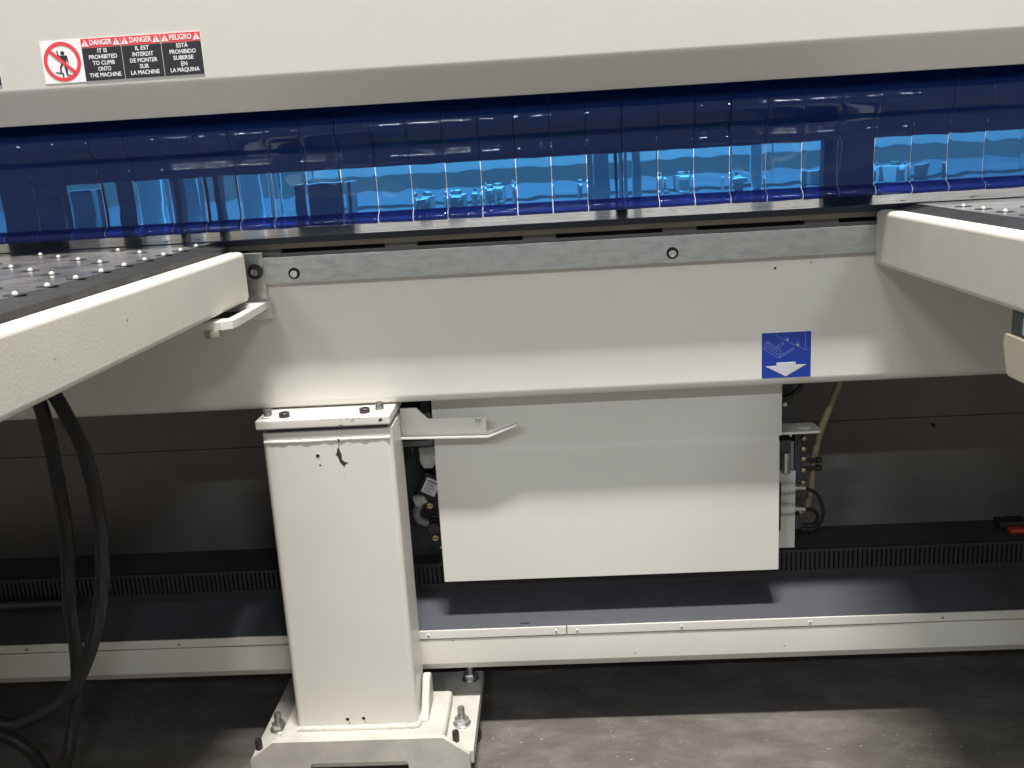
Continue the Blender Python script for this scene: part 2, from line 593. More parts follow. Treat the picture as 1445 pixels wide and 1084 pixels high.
def polyline(bm, pts, w, yy, closed=False):
    q = [Vector((uv(p)[0], yy, uv(p)[1])) for p in pts]
    if closed: q.append(q[0])
    for a, b in zip(q, q[1:]):
        d = (b - a).normalized()
        n = Vector((d.z, 0, -d.x)) * w / 2
        yo = random.uniform(0, 0.00008)
        prism(bm, [((a + n).x, (a + n).z), ((b + n).x, (b + n).z), ((b - n).x, (b - n).z), ((a - n).x, (a - n).z)], 'Y', yy - 0.0002 - yo, yy - yo)


bm = bmesh.new()
for pts in ([(495, 300), (495, 320), (870, 500), (870, 268)], [(870, 500), (925, 485)],
            [(350, 420), (350, 512), (540, 615), (725, 492), (715, 474), (560, 575)], [(352, 470), (545, 580), (545, 613)],
            [(390, 402), (540, 488), (556, 520), (546, 580)], [(360, 412), (520, 508)], [(352, 440), (520, 530)], [(500, 462), (582, 405), (592, 425), (532, 482)],
            [(362, 410), (392, 398), (402, 430)]):
    polyline(bm, pts, 0.0008, ys - 0.0009)
for pts in ([(615, 332), (655, 345), (645, 386), (607, 366)], [(760, 393), (797, 410), (787, 456), (750, 435)]):
    polyline(bm, pts, 0.0006, ys - 0.0009, True)
obj('line_drawing', bm, 'label_line', sk)
bm = bmesh.new()
for a, b in ((640, 362), (772, 430)):
    prism(bm, [uv((a - 14, b - 4)), uv((a + 13, b)), uv((a + 4, b + 16))], 'Y', ys - 0.0013, ys - 0.0012)
obj('small_mark', bm, 'label_white', sk)
ar = [(360, 730), (507, 715), (500, 677), (744, 660), (750, 698), (888, 690), (622, 858)]
obj('arrow_outline', PR([uv(p) for p in ar], 'Y', ys - 0.0012, ys - 0.0009), 'label_white', sk)
cx_, cy_ = 624, 745
obj('arrow', PR([uv((cx_ + (a - cx_) * 0.93, cy_ + (b - cy_) * 0.90)) for a, b in ar], 'Y', ys - 0.0016, ys - 0.0013), 'label_grey', sk)

# ------------------------------------------------------------------ blue strip curtain
cur = thing('strip_curtain', (0, 1.60, 1.04), 'translucent blue plastic strip curtain hanging under the cream housing', 'strip curtain')
cp = [(1.785, 1.300), (1.780, 1.250), (1.762, 1.236), (1.730, 1.228), (1.711, 1.216), (1.7045, 1.200), (1.7075, 1.187), (1.717, 1.175), (1.7265, 1.167), (1.7285, 1.159), (1.7255, 1.150), (1.7250, 1.138), (1.728, 1.110), (1.729, 1.080), (1.728, 1.060),
      (1.7265, 1.0535), (1.720, 1.0508), (1.7145, 1.0460), (1.713, 1.0400), (1.7165, 1.0360)]
KC = 0.928
curve = [Vector((0, (1.722 + (a - 1.722) * (1.0 if a < 1.735 else 1.0)) * KC, 1.14 + (b - 1.14) * KC)) for a, b in cp]
SP = 0.0625 * KC
path = spline(curve, 4)
HEM = 14 * 4 + 2


def strip(x0, x1, k, path):
    NP = len(path)
    rnd = random.Random(100 + k)
    bm = bmesh.new()
    NX = 12
    ph = [rnd.uniform(0, 6.28) for _ in range(6)]
    tilt = rnd.uniform(-0.0006, 0.0006)
    cup = rnd.uniform(-0.0003, 0.0003)
    F, Bk = [], []
    for i in range(NX + 1):
        u = i / NX
        cf, cb = [], []
        for j, p in enumerate(path):
            v = j / (NP - 1)
            t = (path[min(j + 1, NP - 1)] - path[max(j - 1, 0)]).normalized()
            n = Vector((0, t.z, -t.y))      # points to the viewer (-Y) for a falling path
            if n.y > 0: n = -n
            z = p.z
            edge = min(u, 1 - u)
            wav = 0.00018 * math.sin(z * 62 + ph[0] + u * 2.3) + 0.00008 * math.sin(z * 118 + ph[1] - u * 3.1) + 0.0002 * math.sin(u * 5 + ph[2] + z * 14)
            thk = 0.0019 + 0.00006 * math.sin(z * 60 + ph[3] + u * 5) + 0.000025 * math.sin(z * 170 + u * 7 + ph[4]) - 0.0010 * max(0, 1 - edge / 0.05)
            q = Vector((x0 + (x1 - x0) * u, p.y, p.z)) + n * (wav + tilt * (u - 0.5) * 2 + cup * (1 - (2 * u - 1) ** 2))
            cf.append(bm.verts.new(q + n * thk / 2))
            cb.append(bm.verts.new(q - n * thk / 2))
        F.append(cf)
        Bk.append(cb)
    for i in range(NX):
        for j in range(NP - 1):
            bm.faces.new((F[i][j], F[i + 1][j], F[i + 1][j + 1], F[i][j + 1]))
            bm.faces.new((Bk[i][j], Bk[i][j + 1], Bk[i + 1][j + 1], Bk[i + 1][j]))
    for j in range(NP - 1):
        bm.faces.new((F[0][j], F[0][j + 1], Bk[0][j + 1], Bk[0][j]))
        bm.faces.new((F[NX][j + 1], F[NX][j], Bk[NX][j], Bk[NX][j + 1]))
    for i in range(NX):
        bm.faces.new((F[i][0], Bk[i][0], Bk[i + 1][0], F[i + 1][0]))
        bm.faces.new((F[i][-1], F[i + 1][-1], Bk[i + 1][-1], Bk[i][-1]))
    return bm


for k in range(-19, 19):
    xa = -0.056 * KC + k * SP
    g = 0.0007 if -9 < k < 8 else 0.0004
    xb = xa + SP - g * random.uniform(0.4, 1.0)
    sh = obj('strip', strip(xa + g, xb, k, path[:HEM + 1]), 'blue_pvc', cur, 60)
    obj('hem', strip(xa + g, xb, k, path[HEM:]), 'blue_hem', sh, 60)
obj('clamping_bar', B(XL, XR, 1.636, 1.656, 1.279, 1.3085), 'dark_part', cur)

# ------------------------------------------------------------------ inside, seen through the curtain
pb = tag(obj('pressure_beam', B(XL, XR, 1.86, 1.99, 1.1325, 1.309, 0.003, 2), 'pressure'), 'dark pressure beam seen through the top of the blue curtain', 'machine part')
tag(obj('rear_table', B(-3.2, 3.2, 2.001, 4.2, 0.94, 1.018), 'rear_top'), 'grey rear machine table seen through the blue curtain', 'machine table')
tag(obj('pusher_beam', B(-0.66, 1.6, 2.72, 2.86, 1.104, 1.24, 0.004, 2), 'white_part'), 'white horizontal pusher beam across the rear table behind the curtain', 'machine part')
cl = [(-0.905, 0.040, 2.05), (-0.655, 0.012, 1.9), (-0.735, 0.010, 1.9), (0.142, 0.022, 1.9), (0.578, 0.095, 1.9), (-1.06, 0.13, 1.95)]
for x, w, y in cl:
    c = B(x - w / 2, x + w / 2, y, y + 0.03, 1.019, 1.16, 0.002, 2)
    tag(obj('upright', c, 'dark_part'), 'dark upright of the saw seen through the blue curtain', 'upright', 'dark uprights behind the curtain')
for x, w, y in ((-0.955, 0.050, 2.3), (-0.82, 0.036, 2.2), (-0.70, 0.055, 2.25), (-0.62, 0.020, 2.2), (0.115, 0.034, 2.1), (0.190, 0.018, 2.1), (0.50, 0.05, 2.3)):
    c = bmesh.new()
    box(c, x - w / 2, x + w / 2, y, y + 0.012, 1.019, 1.30, 0.002, 2)
    box(c, x - w / 2 - 0.006, x + w / 2 + 0.006, y - 0.02, y + 0.03, 1.0185, 1.026, 0.001, 2)
    tag(obj('guide_plate', c, 'white_part'), 'white upright plate glowing pale blue through the curtain', 'plate', 'white plates behind the curtain')


def gripper(x, y, s):
    t = thing('gripper', (x, y, 1.0185), 'pale gripper block on the rear table seen blurred through the blue curtain', 'gripper', 'grippers behind the curtain')
    obj('body', B(x - 0.018 * s, x + 0.018 * s, y, y + 0.10, 1.0186, 1.062, 0.003, 2), 'fitting', t)
    obj('upper_finger', B(x - 0.014 * s, x + 0.014 * s, y - 0.06, y - 0.001, 1.050, 1.060, 0.002, 2), 'white_part', t)
    obj('lower_finger', B(x - 0.014 * s, x + 0.014 * s, y - 0.06, y - 0.001, 1.0187, 1.026, 0.002, 2), 'white_part', t)
    obj('cylinder', LA([(0.010, 0), (0.012, 0.002), (0.012, 0.008), (0.007, 0.010)], (x, y + 0.05, 1.0622), (0, 0, 1), 16), 'zinc', t)


for x, y, sz in ((-0.205, 2.12, 1.0), (-0.165, 2.26, 0.8), (-0.15, 2.42, 0.9), (-0.135, 2.58, 1.0), (0.088, 2.45, 0.7), (0.095, 2.30, 0.7), (0.30, 2.60, 0.8), (0.36, 2.60, 0.8), (0.43, 2.25, 0.9), (0.86, 2.4, 0.8), (-0.27, 2.10, 0.6)):
    gripper(x, y, sz)
for x, y, w, h in ((-0.468, 2.0, 0.12, 0.088), (0.83, 2.55, 0.3, 0.04), (-1.15, 2.2, 0.2, 0.1)):
    tag(obj('cable_duct', B(x - w / 2, x + w / 2, y, y + 0.06, 1.0186, 1.0186 + h, 0.003, 2), 'grey_part'), 'grey cable duct on the rear table behind the blue curtain', 'duct', 'ducts behind the curtain')


# ------------------------------------------------------------------ air cushion tables
def ball_table(label, side, xin, yend, ztop, zapr):
    """side = -1: table to the left of xin, +1: to the right"""
    t = thing('ball_table', (xin + side * 0.5, 1.0, 0), label, 'machine table', 'tables flanking the gap')
    far = xin + side * 1.4

    def bb(a, b, *r, **k):
        return B(min(a, b), max(a, b), *r, **k)
    # side apron with rounded top edge
    ap = obj('side_apron', bb(xin, xin + side * 0.032, -0.60, yend, 0.923, zapr, 0.0085, 4), 'cream_table', t, 60)
    obj('end_apron', bb(xin + side * 0.0325, far, yend - 0.03, yend - 0.001, 0.925, zapr - 0.003), 'cream_table', t)
    # bevelled dark rim
    x0, x1 = xin + side * 0.0325, xin + side * 0.068
    bm = PR([(x0, zapr - 0.004), (x0, ztop - 0.0065), (x1, ztop - 0.0005), (x1, zapr - 0.02), (x0 + side * 0.004, zapr - 0.02)], 'Y', -0.60, yend + 0.012)
    obj('edge_rim', bm, 'rim', t)
    tp = obj('table_top', bb(x1 + side * 0.0003, far, -0.60, yend + 0.09, ztop - 0.02, ztop), 'table_top', t)
    # balls and their seats
    seat = ball = None
    nx = 9
    ny = 13
    y0 = yend - 0.022 if side < 0 else yend - 0.115
    for i in range(nx):
        for j in range(ny):
            if i > 0 and (i + j) % 2: continue
            bx = xin + side * (0.074 + i * 0.067 + (0.023 if side > 0 else 0))
            by = y0 - j * 0.070
            if by < 0.55: continue
            zt = ztop + 0.0002
            if seat is None:
                seat = obj('ball_seat', LA([(0.0125, 0), (0.0125, 0.0004), (0.0060, 0.0005), (0.0055, 0.0002)], (bx, by, zt), (0, 0, 1), 20), 'rim', tp)
                bm = bmesh.new()
                bmesh.ops.create_uvsphere(bm, u_segments=14, v_segments=8, radius=0.0038)
                bmesh.ops.translate(bm, vec=(bx, by, zt + 0.0006), verts=bm.verts[:])
                ball = obj('ball', bm, 'ball', tp)
            else:
                share('ball_seat', seat, tp, (bx, by, zt))
                share('ball', ball, tp, (bx, by, zt + 0.0006 - 0.0038))
    # legs, outside the picture
    for ly in (-0.5, 1.45):
        obj('leg', bb(xin + side * 1.28, xin + side * 1.36, ly, ly + 0.08, 0.0, 0.922, 0.004, 2), 'cream_table', t)
    return t


tl = ball_table('ball table with black corrugated hoses hanging below and a slotted bracket at its end', -1, -0.520, 1.608, 1.0215, 1.0075)
tr = ball_table('ball table with a beige and navy control box under its cream apron', 1, 0.550, 1.654, 1.0215, 1.0155)
# scuffs on the left apron
for y, z, r in ((1.13, 0.972, 0.0025), (1.30, 0.940, 0.0014), (0.95, 0.962, 0.0016)):
    obj('scuff_mark', LA([(r, 0), (r * 0.9, 0.0002)], (-0.5200, y, z), (1, 0, 0), 9), 'chip_grey', tl)

# bracket below the left table's end, with a window in it and a hex bolt
br = thing('table_bracket', (-0.53, 1.53, 0.88), 'cream slotted bracket plate with a hex bolt below the table end', 'bracket')
bm = bmesh.new()
z0, z1 = 0.9045, 0.9165
prism(bm, [(-0.600, 1.440), (-0.512, 1.425), (-0.497, 1.436), (-0.495, 1.462), (-0.600, 1.470)], 'Z', z0, z1)
prism(bm, [(-0.512, 1.4625), (-0.495, 1.4622), (-0.500, 1.640), (-0.512, 1.640)], 'Z', z0, z1)
prism(bm, [(-0.600, 1.585), (-0.5122, 1.585), (-0.5122, 1.640), (-0.600, 1.640)], 'Z', z0, z1)
obj('plate', bm, 'cream_smooth', br)
obj('slot_insert', B(-0.600, -0.5124, 1.471, 1.584, 0.906, 0.909), 'black', br)
obj('wall_flange', B(-0.600, -0.498, 1.6402, 1.652, 0.885, 0.9165, 0.001, 2), 'cream_smooth', br)
obj('hex_bolt', hexhead(bmesh.new(), (-0.528, 1.432, 0.9042), (0, 0, -1), 0.0135, 0.012), 'lip', br)

# control box under the right table
cb = thing('control_box', (0.65, 1.0, 0.84), 'beige and navy control box hanging under a cream ball table apron', 'control box')
bm = PR([(1.176, 0.8925), (1.178, 0.880), (1.166, 0.846), (1.160, 0.8415), (0.70, 0.8415), (0.70, 0.8925)], 'X', 0.552, 0.76, 0.0015, 2)
obj('lower_cover', bm, 'beige', cb)
obj('upper_body', B(0.557, 0.755, 0.71, 1.170, 0.8927, 0.9225, 0.001, 2), 'navy', cb)
dsp = obj('display_frame', B(0.5535, 0.5568, 0.98, 1.135, 0.8975, 0.9185, 0.0008, 2), 'zinc', cb)
obj('display', B(0.5528, 0.5534, 0.99, 1.130, 0.9000, 0.9165), 'grey_part', dsp)

# ------------------------------------------------------------------ support post
ps = thing('support_post', (-0.4115, 1.66, 0), 'cream square steel post with chipped paint bolted under the beam', 'support post')
px0, px1, py0, py1 = -0.5285, -0.2955, 1.600, 1.712


def rrect(x0, x1, y0, y1, r, n=6):
    pts = []
    for cx, cy, a0 in ((x1 - r, y1 - r, 0), (x0 + r, y1 - r, 90), (x0 + r, y0 + r, 180), (x1 - r, y0 + r, 270)):
        for k in range(n + 1):
            a = math.radians(a0 + 90 * k / n)
            pts.append((cx + r * math.cos(a), cy + r * math.sin(a)))
    return pts


col = obj('column', PR(rrect(px0, px1, py0, py1, 0.011), 'Z', 0.094, 0.6865), 'cream_smooth', ps, 60)
obj('spacer', B(px0 + 0.008, px1 - 0.008, py0 + 0.006, py1 - 0.004, 0.6865, 0.6945), 'dark_part', ps)
cap = obj('cap_plate', B(-0.5355, -0.2960, 1.5945, 1.735, 0.6945, 0.7118, 0.003, 3), 'cream_smooth', ps, 60)


def bead(name, pts, r, parent, amp=0.25, mt='cream_smooth'):
    rnd = random.Random(5)
    q = resample(pts, 0.003)
    ph = [rnd.uniform(0, 6) for _ in range(3)]
    return obj(name, tube(bmesh.new(), q, lambda i: r * (1 + amp * 0.5 * math.sin(i * 0.9 + ph[0]) + amp * 0.5 * math.sin(i * 0.37 + ph[1])), 10), mt, parent, 80)


bead('weld_bead', [Vector((px0 + 0.004, py0 + 0.0022, 0.6700)), Vector((-0.45, py0 + 0.0022, 0.6690)), Vector((-0.37, py0 + 0.0022, 0.6700)), Vector((px1 - 0.004, py0 + 0.0022, 0.6695))], 0.0042, ps, 0.16)
# cap screws
for x, y in ((-0.5175, 1.6185), (-0.3185, 1.6285)):
    w = obj('washer', LA([(0.0105, 0), (0.0115, 0.0005), (0.0115, 0.002), (0.0105, 0.0025)], (x, y, 0.7119), (0, 0, 1), 22), 'cream_smooth', cap)
    obj('cap_screw', socket_head(bmesh.new(), (x, y, 0.7145), (0, 0, 1), 0.0078, 0.0130), 'bolt', cap)
for x, y in ((-0.4870, 1.6150), (-0.3440, 1.6200)):
    obj('dark_cap_screw', socket_head(bmesh.new(), (x, y, 0.7119), (0, 0, 1), 0.0095, 0.0085), 'dark_bolt', cap)


def blob(bm, pts, y, t=0.0003):
    prism(bm, pts, 'Y', y - t, y)


# bare spots and screw holes in the paint
def chip(parent, cx, cz, w, h, y, seed, mt='chip', n=14):
    rnd = random.Random(seed)
    pts = []
    for k in range(n):
        a = 2 * math.pi * k / n
        r = rnd.uniform(0.55, 1.1)
        pts.append((cx + w / 2 * r * math.cos(a), cz + h / 2 * r * math.sin(a)))
    bm = bmesh.new()
    blob(bm, pts, y)
    return obj('paint_chip', bm, mt, parent)


yf = py0 - 0.0001
for x, z in ((-0.4310, 0.6420), (-0.4295, 0.1155), (-0.3985, 0.1165), (-0.3195, 0.1005)):
    obj('screw_hole_rim', LA([(0.0044, 0), (0.0042, 0.0004)], (x, yf, z), (0, -1, 0), 16), 'label_white', col)
    obj('screw_hole', LA([(0.0034, 0), (0.0034, 0.0007)], (x, yf, z), (0, -1, 0), 16), 'hole', col)
bm = bmesh.new()
blob(bm, [(-0.3947, 0.6535), (-0.3921, 0.6560), (-0.3905, 0.6480), (-0.3882, 0.6420), (-0.3885, 0.6330), (-0.3848, 0.6285), (-0.3796, 0.6268), (-0.3823, 0.6232), (-0.3874, 0.6215), (-0.3921, 0.6270), (-0.3952, 0.6380), (-0.3993, 0.6425), (-0.3967, 0.6455)], yf)
obj('paint_chip', bm, 'chip', col)
for a in ((-0.3795, 0.6260, 0.003, 0.0022, 3), (-0.3850, 0.6205, 0.004, 0.002, 4), (-0.4285, 0.6240, 0.0045, 0.003, 5), (-0.4265, 0.1075, 0.003, 0.004, 7), (-0.3955, 0.1080, 0.0035, 0.0022, 8), (-0.386, 0.606, 0.0016, 0.0012, 19)):
    chip(col, a[0], a[1], a[2], a[3], yf, a[4])
chip(col, -0.3905, 0.6690, 0.0042, 0.009, py0 - 0.0023, 9)
chip(col, -0.3700, 0.6690, 0.0018, 0.007, py0 - 0.0023, 10, 'chip_grey')
chip(cap, -0.3125, 0.7040, 0.0088, 0.0060, 1.5942, 11)
chip(cap, -0.3835, 0.6972, 0.0090, 0.0022, 1.5942, 12)
chip(cap, -0.3620, 0.7060, 0.0090, 0.0012, 1.5942, 13, 'chip_grey')
for k in range(7):
    chip(cap, -0.415 + k * 0.011, 0.7098 + random.uniform(-0.0006, 0.0002), 0.004, 0.0010, 1.5942, 30 + k, 'chip_grey')

# foot of the post
ft = obj('foot_plate', B(-0.606, -0.1880, 1.552, 1.835, 0.046, 0.0720, 0.0018, 2), 'cream_foot', ps)
obj('pedestal', B(-0.560, -0.2420, 1.5545, 1.725, 0.0722, 0.0955, 0.007, 4), 'cream_foot', ps, 70)
bead('weld_bead', [Vector((px0 + 0.002, py0 - 0.001, 0.0970)), Vector((-0.41, py0 - 0.0015, 0.0965)), Vector((px1 - 0.002, py0 - 0.001, 0.0970)), Vector((px1 + 0.002, 1.63, 0.097)), Vector((px1 + 0.002, 1.70, 0.097))], 0.0065, ps, 0.12, 'cream_foot')
# front plate with a rounded window: frame built of four pieces that meet edge to edge
fp = bmesh.new()
outer = [(-0.6045, 0.001), (-0.6045, 0.0735), (-0.5590, 0.1090), (-0.2415, 0.1090), (-0.1945, 0.0725), (-0.1945, 0.001)]
hx0, hx1, hz0, hz1, hr = -0.4930, -0.3090, 0.0180, 0.0630, 0.008
inner = []
for cx, cz, a0 in ((hx1 - hr, hz1 - hr, 0), (hx0 + hr, hz1 - hr, 90), (hx0 + hr, hz0 + hr, 180), (hx1 - hr, hz0 + hr, 270)):
    for k in range(6):
        a = math.radians(a0 + 90 * k / 5)
        inner.append((cx + hr * math.cos(a), cz + hr * math.sin(a)))
for yy in (1.540, 1.550):
    vo = [fp.verts.new((a, yy, b)) for a, b in outer]
    vi = [fp.verts.new((a, yy, b)) for a, b in inner]
    eo = [fp.edges.new((vo[i], vo[(i + 1) % len(vo)])) for i in range(len(vo))]
    ei = [fp.edges.new((vi[i], vi[(i + 1) % len(vi)])) for i in range(len(vi))]
    bmesh.ops.triangle_fill(fp, use_beauty=True, edges=eo + ei)
    if yy < 1.545: A0, I0 = vo, vi
    else:
        for L0, L1 in ((A0, vo), (I0, vi)):
            for i in range(len(L0)):
                fp.faces.new((L0[i], L0[(i + 1) % len(L0)], L1[(i + 1) % len(L0)], L1[i]))
obj('front_plate', fp, 'cream_foot', ps, 40)
obj('front_plate_ledge', B(-0.557, -0.2435, 1.5503, 1.562, 0.0750, 0.1082, 0.003, 3), 'cream_foot', ps, 60)
# rib beside the post
bm = PR([(1.612, 0.0957), (1.700, 0.0957), (1.700, 0.150), (1.688, 0.158), (1.672, 0.154)], 'X', -0.2930, -0.2770, 0.004, 3)
obj('gusset_rib', bm, 'cream_foot', ps, 70)


def anchor(x, y, z, parent, rust=False):
    a = obj('anchor_washer', LA([(0.0165, 0), (0.0174, 0.0006), (0.0174, 0.0024), (0.0165, 0.0032)], (x, y, z), (0, 0, 1), 24), 'zinc', parent)
    obj('nut', hexhead(bmesh.new(), (x, y, z + 0.0033), (0, 0, 1), 0.0138, 0.0118), 'zinc', a)
    obj('threaded_rod', LA([(0.0070, 0), (0.0070, 0.019), (0.0060, 0.0215)], (x, y, z + 0.0152), (0, 0, 1), 16), 'bolt', a)


anchor(-0.2170, 1.640, 0.0721, ps)
anchor(-0.5775, 1.640, 0.0721, ps)
anchor(-0.2130, 1.800, 0.0721, ps)
for x, y in ((-0.2235, 1.585), (-0.5985, 1.578)):
    obj('levelling_screw', LA([(0.0066, 0), (0.0066, 0.019), (0.0058, 0.021)], (x, y, 0.0721), (0, 0, 1), 14), 'dark_bolt', ps)
    obj('levelling_foot', LA([(0.016, 0), (0.016, 0.008), (0.0066, 0.012), (0.0066, 0.0455)], (x, y, 0.0004), (0, 0, 1), 16), 'dark_bolt', ps)
for x in (-0.217, -0.5775):
    obj('floor_pad', LA([(0.03, 0), (0.03, 0.010), (0.012, 0.013), (0.012, 0.0455)], (x, 1.70, 0.0004), (0, 0, 1), 18), 'dark_bolt', ps)

# bent bracket arm on the post
ba = thing('bent_bracket', (-0.2, 1.66, 0.654), 'grey painted angle bracket with a bent-up tip and one screw beside the post', 'bracket')
bm = bmesh.new()
KB = 1.70 / 1.66


def bk(pts):
    return [(max(-0.2950, a * KB), 1.14 - (1.14 - b) * KB) for a, b in pts]


prism(bm, bk([(-0.2950, 0.6545), (-0.1295, 0.6505), (-0.0790, 0.6700), (-0.0790, 0.6735), (-0.1330, 0.6555), (-0.1330, 0.6840), (-0.238, 0.6845), (-0.2580, 0.7060), (-0.2950, 0.7060)]), 'Y', 1.6970, 1.7000)
prism(bm, bk([(-0.2950, 0.6515), (-0.1293, 0.6475), (-0.0780, 0.6675), (-0.0780, 0.6698), (-0.1294, 0.6503), (-0.2950, 0.6543)]), 'Y', 1.6840, 1.7002)
obj('angle', bm, 'cream_panel', ba)
bx_, bz_ = bk([(-0.1475, 0.6765)])[0]
obj('screw_washer', LA([(0.0080, 0), (0.0080, 0.0012)], (bx_, 1.6968, bz_), (0, -1, 0), 20), 'chrome', ba)
obj('screw', socket_head(bmesh.new(), (bx_, 1.6955, bz_), (0, -1, 0), 0.0055, 0.005), 'zinc', ba)

# ------------------------------------------------------------------ cover panel
cv = thing('cover_panel', (0.085, 1.74, 0.328), 'large plain cream cover panel hanging below the beam beside the post', 'cover panel')
prof = [(1.7315, 0.3285), (1.7300, 0.330), (1.7300, 0.588), (1.7306, 0.5945), (1.7322, 0.600), (1.7325, 0.604), (1.7325, 0.712), (1.735, 0.712), (1.735, 0.606), (1.733, 0.590), (1.733, 0.3285)]
obj('sheet', PR(prof, 'X', -0.2400, 0.4095), 'cream_panel', cv, 50)
obj('side_fold', B(0.4097, 0.4107, 1.7305, 1.760, 0.330, 0.590), 'cream_panel', cv)
obj('upper_tab', B(0.4098, 0.4150, 1.7330, 1.7345, 0.600, 0.712), 'cream_panel', cv)
obj('side_fold', B(-0.2412, -0.2402, 1.7305, 1.760, 0.330, 0.590), 'cream_panel', cv)
for x in (-0.1, 0.26):
    obj('bottom_stud', LA([(0.003, 0), (0.003, 0.004)], (x, 1.740, 0.3284), (0, 0, -1), 10), 'dark_bolt', cv)
obj('bottom_stud', LA([(0.003, 0), (0.003, 0.004)], (0.402, 1.740, 0.3284), (0, 0, -1), 10), 'dark_bolt', cv)

# ------------------------------------------------------------------ bottom rail, tray and back
rl = thing('base_rail', (0, 1.73, 0.138), 'long cream rail of folded sheet metal running behind the post near the floor', 'base rail')
prof = [(1.7205, 0.2120), (1.7175, 0.2112), (1.7160, 0.2085), (1.7160, 0.1600), (1.7180, 0.1570), (1.7340, 0.1385), (1.760, 0.1385), (1.760, 0.2120)]
obj('lower_channel', PR(prof, 'X', XL, XR), 'cream_smooth', rl, 40)
obj('seam', B(XL, XR, 1.7195, 1.740, 0.2122, 0.2148), 'hole', rl)
for a, b in ((XL, -0.0060), (-0.0045, XR)):
    obj('top_strip', B(a, b, 1.7140, 1.7180, 0.2150, 0.2325, 0.0010, 2), 'cream_smooth', rl)
src = None
for x in (-1.10, -0.785, -0.53, -0.2800, -0.0260, 0.0160, 0.2200, 0.4690, 0.7220, 0.97):
    obj('screw_head', LA([(0.0036, 0), (0.0034, 0.0008), (0.0022, 0.0013)], (x, 1.7139, 0.2232), (0, -1, 0), 14), 'label_white' if abs(x) < 0.6 else 'beige', rl)
    obj('screw_recess', LA([(0.0015, 0), (0.0015, 0.0004)], (x, 1.7124, 0.2232), (0, -1, 0), 8), 'hole', rl)
for x, z in ((-0.232, 0.2085), (0.128, 0.168), (0.42, 0.173)):
    chip(rl, x, z, 0.003, 0.0025, 1.7159, int(x * 100) + 60)

ty = thing('chip_tray', (0, 1.76, 0.224), 'dark blue-grey sheet metal strip sloping up behind the cream rail', 'tray')
bm = PR([(1.7185, 0.2310), (1.8095, 0.2710), (1.8095, 0.264), (1.7185, 0.2245)], 'X', XL, XR)
obj('sloping_sheet', bm, 'tray', ty)
obj('stamped_mark', B(-0.0965, -0.0790, 1.726, 1.729, 0.2338, 0.2362), 'duct', ty)

vd = thing('slotted_duct', (0, 1.87, 0.26), 'black slotted cable duct along the back below the beam', 'cable duct')
obj('duct_body', B(XL, XR, 1.8225, 1.925, 0.10, 0.3335), 'duct', vd)
obj('duct_base', B(XL, XR, 1.8105, 1.8222, 0.262, 0.2890), 'comb', vd)
obj('duct_edge', B(XL, XR, 1.8105, 1.8222, 0.3270, 0.3330), 'comb', vd)
bm = bmesh.new()
x = -1.5
while x < 1.5:
    box(bm, x, x + 0.0058, 1.8110, 1.8220, 0.2892, 0.3268)
    x += 0.0095
tag(obj('comb_teeth', bm, 'comb', vd), kind='stuff')

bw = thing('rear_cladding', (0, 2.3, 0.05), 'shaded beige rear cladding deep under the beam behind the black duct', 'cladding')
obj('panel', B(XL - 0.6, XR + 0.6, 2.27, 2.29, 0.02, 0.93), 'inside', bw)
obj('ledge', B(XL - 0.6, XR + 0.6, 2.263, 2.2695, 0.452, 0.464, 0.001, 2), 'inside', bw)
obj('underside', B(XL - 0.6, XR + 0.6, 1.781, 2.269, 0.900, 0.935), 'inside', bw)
obj('pipe', tube(bmesh.new(), [Vector((-2.1, 1.796, 0.283)), Vector((-1.02, 1.796, 0.2825))], 0.009, 12), 'dark_part', bw)
obj('small_bolt', LA([(0.004, 0), (0.004, 0.012)], (0.905, 2.262, 0.445), (0, -1, 0), 10), 'dark_bolt', bw)


# ------------------------------------------------------------------ pneumatic parts right of the cover panel
def fit(parent, x, z, y=1.80):
    f = obj('fitting', LA([(0.0105, 0), (0.0112, 0.003), (0.0112, 0.014), (0.0095, 0.016), (0.0105, 0.017), (0.0105, 0.026), (0.0085, 0.029)], (x, y, z), (1, 0.0, 0.02), 18), 'fitting', parent)
    obj('sleeve', LA([(0.0052, 0), (0.0052, 0.020)], (x + 0.0292, y, z + 0.0006), (1, 0, -0.08), 12), 'zinc', f)
    return f


vr = thing('valve_block', (0.45, 1.83, 0.33), 'grey pneumatic valve block with two white fittings beside the clear hose', 'valve block')
obj('mounting_plate', B(0.395, 0.4630, 1.815, 1.8200, 0.336, 0.500, 0.0008, 2), 'cream_panel', vr)
obj('body', B(0.405, 0.4610, 1.821, 1.870, 0.402, 0.560, 0.002, 2), 'grey_part', vr)
obj('cylinder', LA([(0.009, 0), (0.0095, 0.002), (0.0095, 0.040), (0.008, 0.042)], (0.4405, 1.805, 0.502), (0, 0, 1), 16), 'zinc', vr)
obj('cylinder_cap', B(0.415, 0.447, 1.790, 1.814, 0.546, 0.572, 0.002, 2), 'dark_part', vr)
obj('black_connector', B(0.4185, 0.4285, 1.787, 1.814, 0.385, 0.485, 0.002, 2), 'black', vr)
for z in (0.4700, 0.4260):
    fit(vr, 0.4290, z, 1.80)
obj('rear_block', B(0.464, 0.4800, 1.83, 1.860, 0.455, 0.576, 0.002, 2), 'dark_part', vr)
for z in (0.563, 0.541, 0.520, 0.497, 0.470):
    obj('brass_nipple', LA([(0.004, 0), (0.0045, 0.001), (0.0045, 0.007), (0.003, 0.008)], (0.481, 1.829, z), (0, -1, 0), 12), 'brass', vr)
for z in (0.512, 0.495):
    obj('black_plug', LA([(0.0038, 0), (0.0038, 0.028), (0.006, 0.0285), (0.0062, 0.038), (0.004, 0.040)], (0.4805, 1.84, z), (1, 0, 0), 12), 'black', vr)
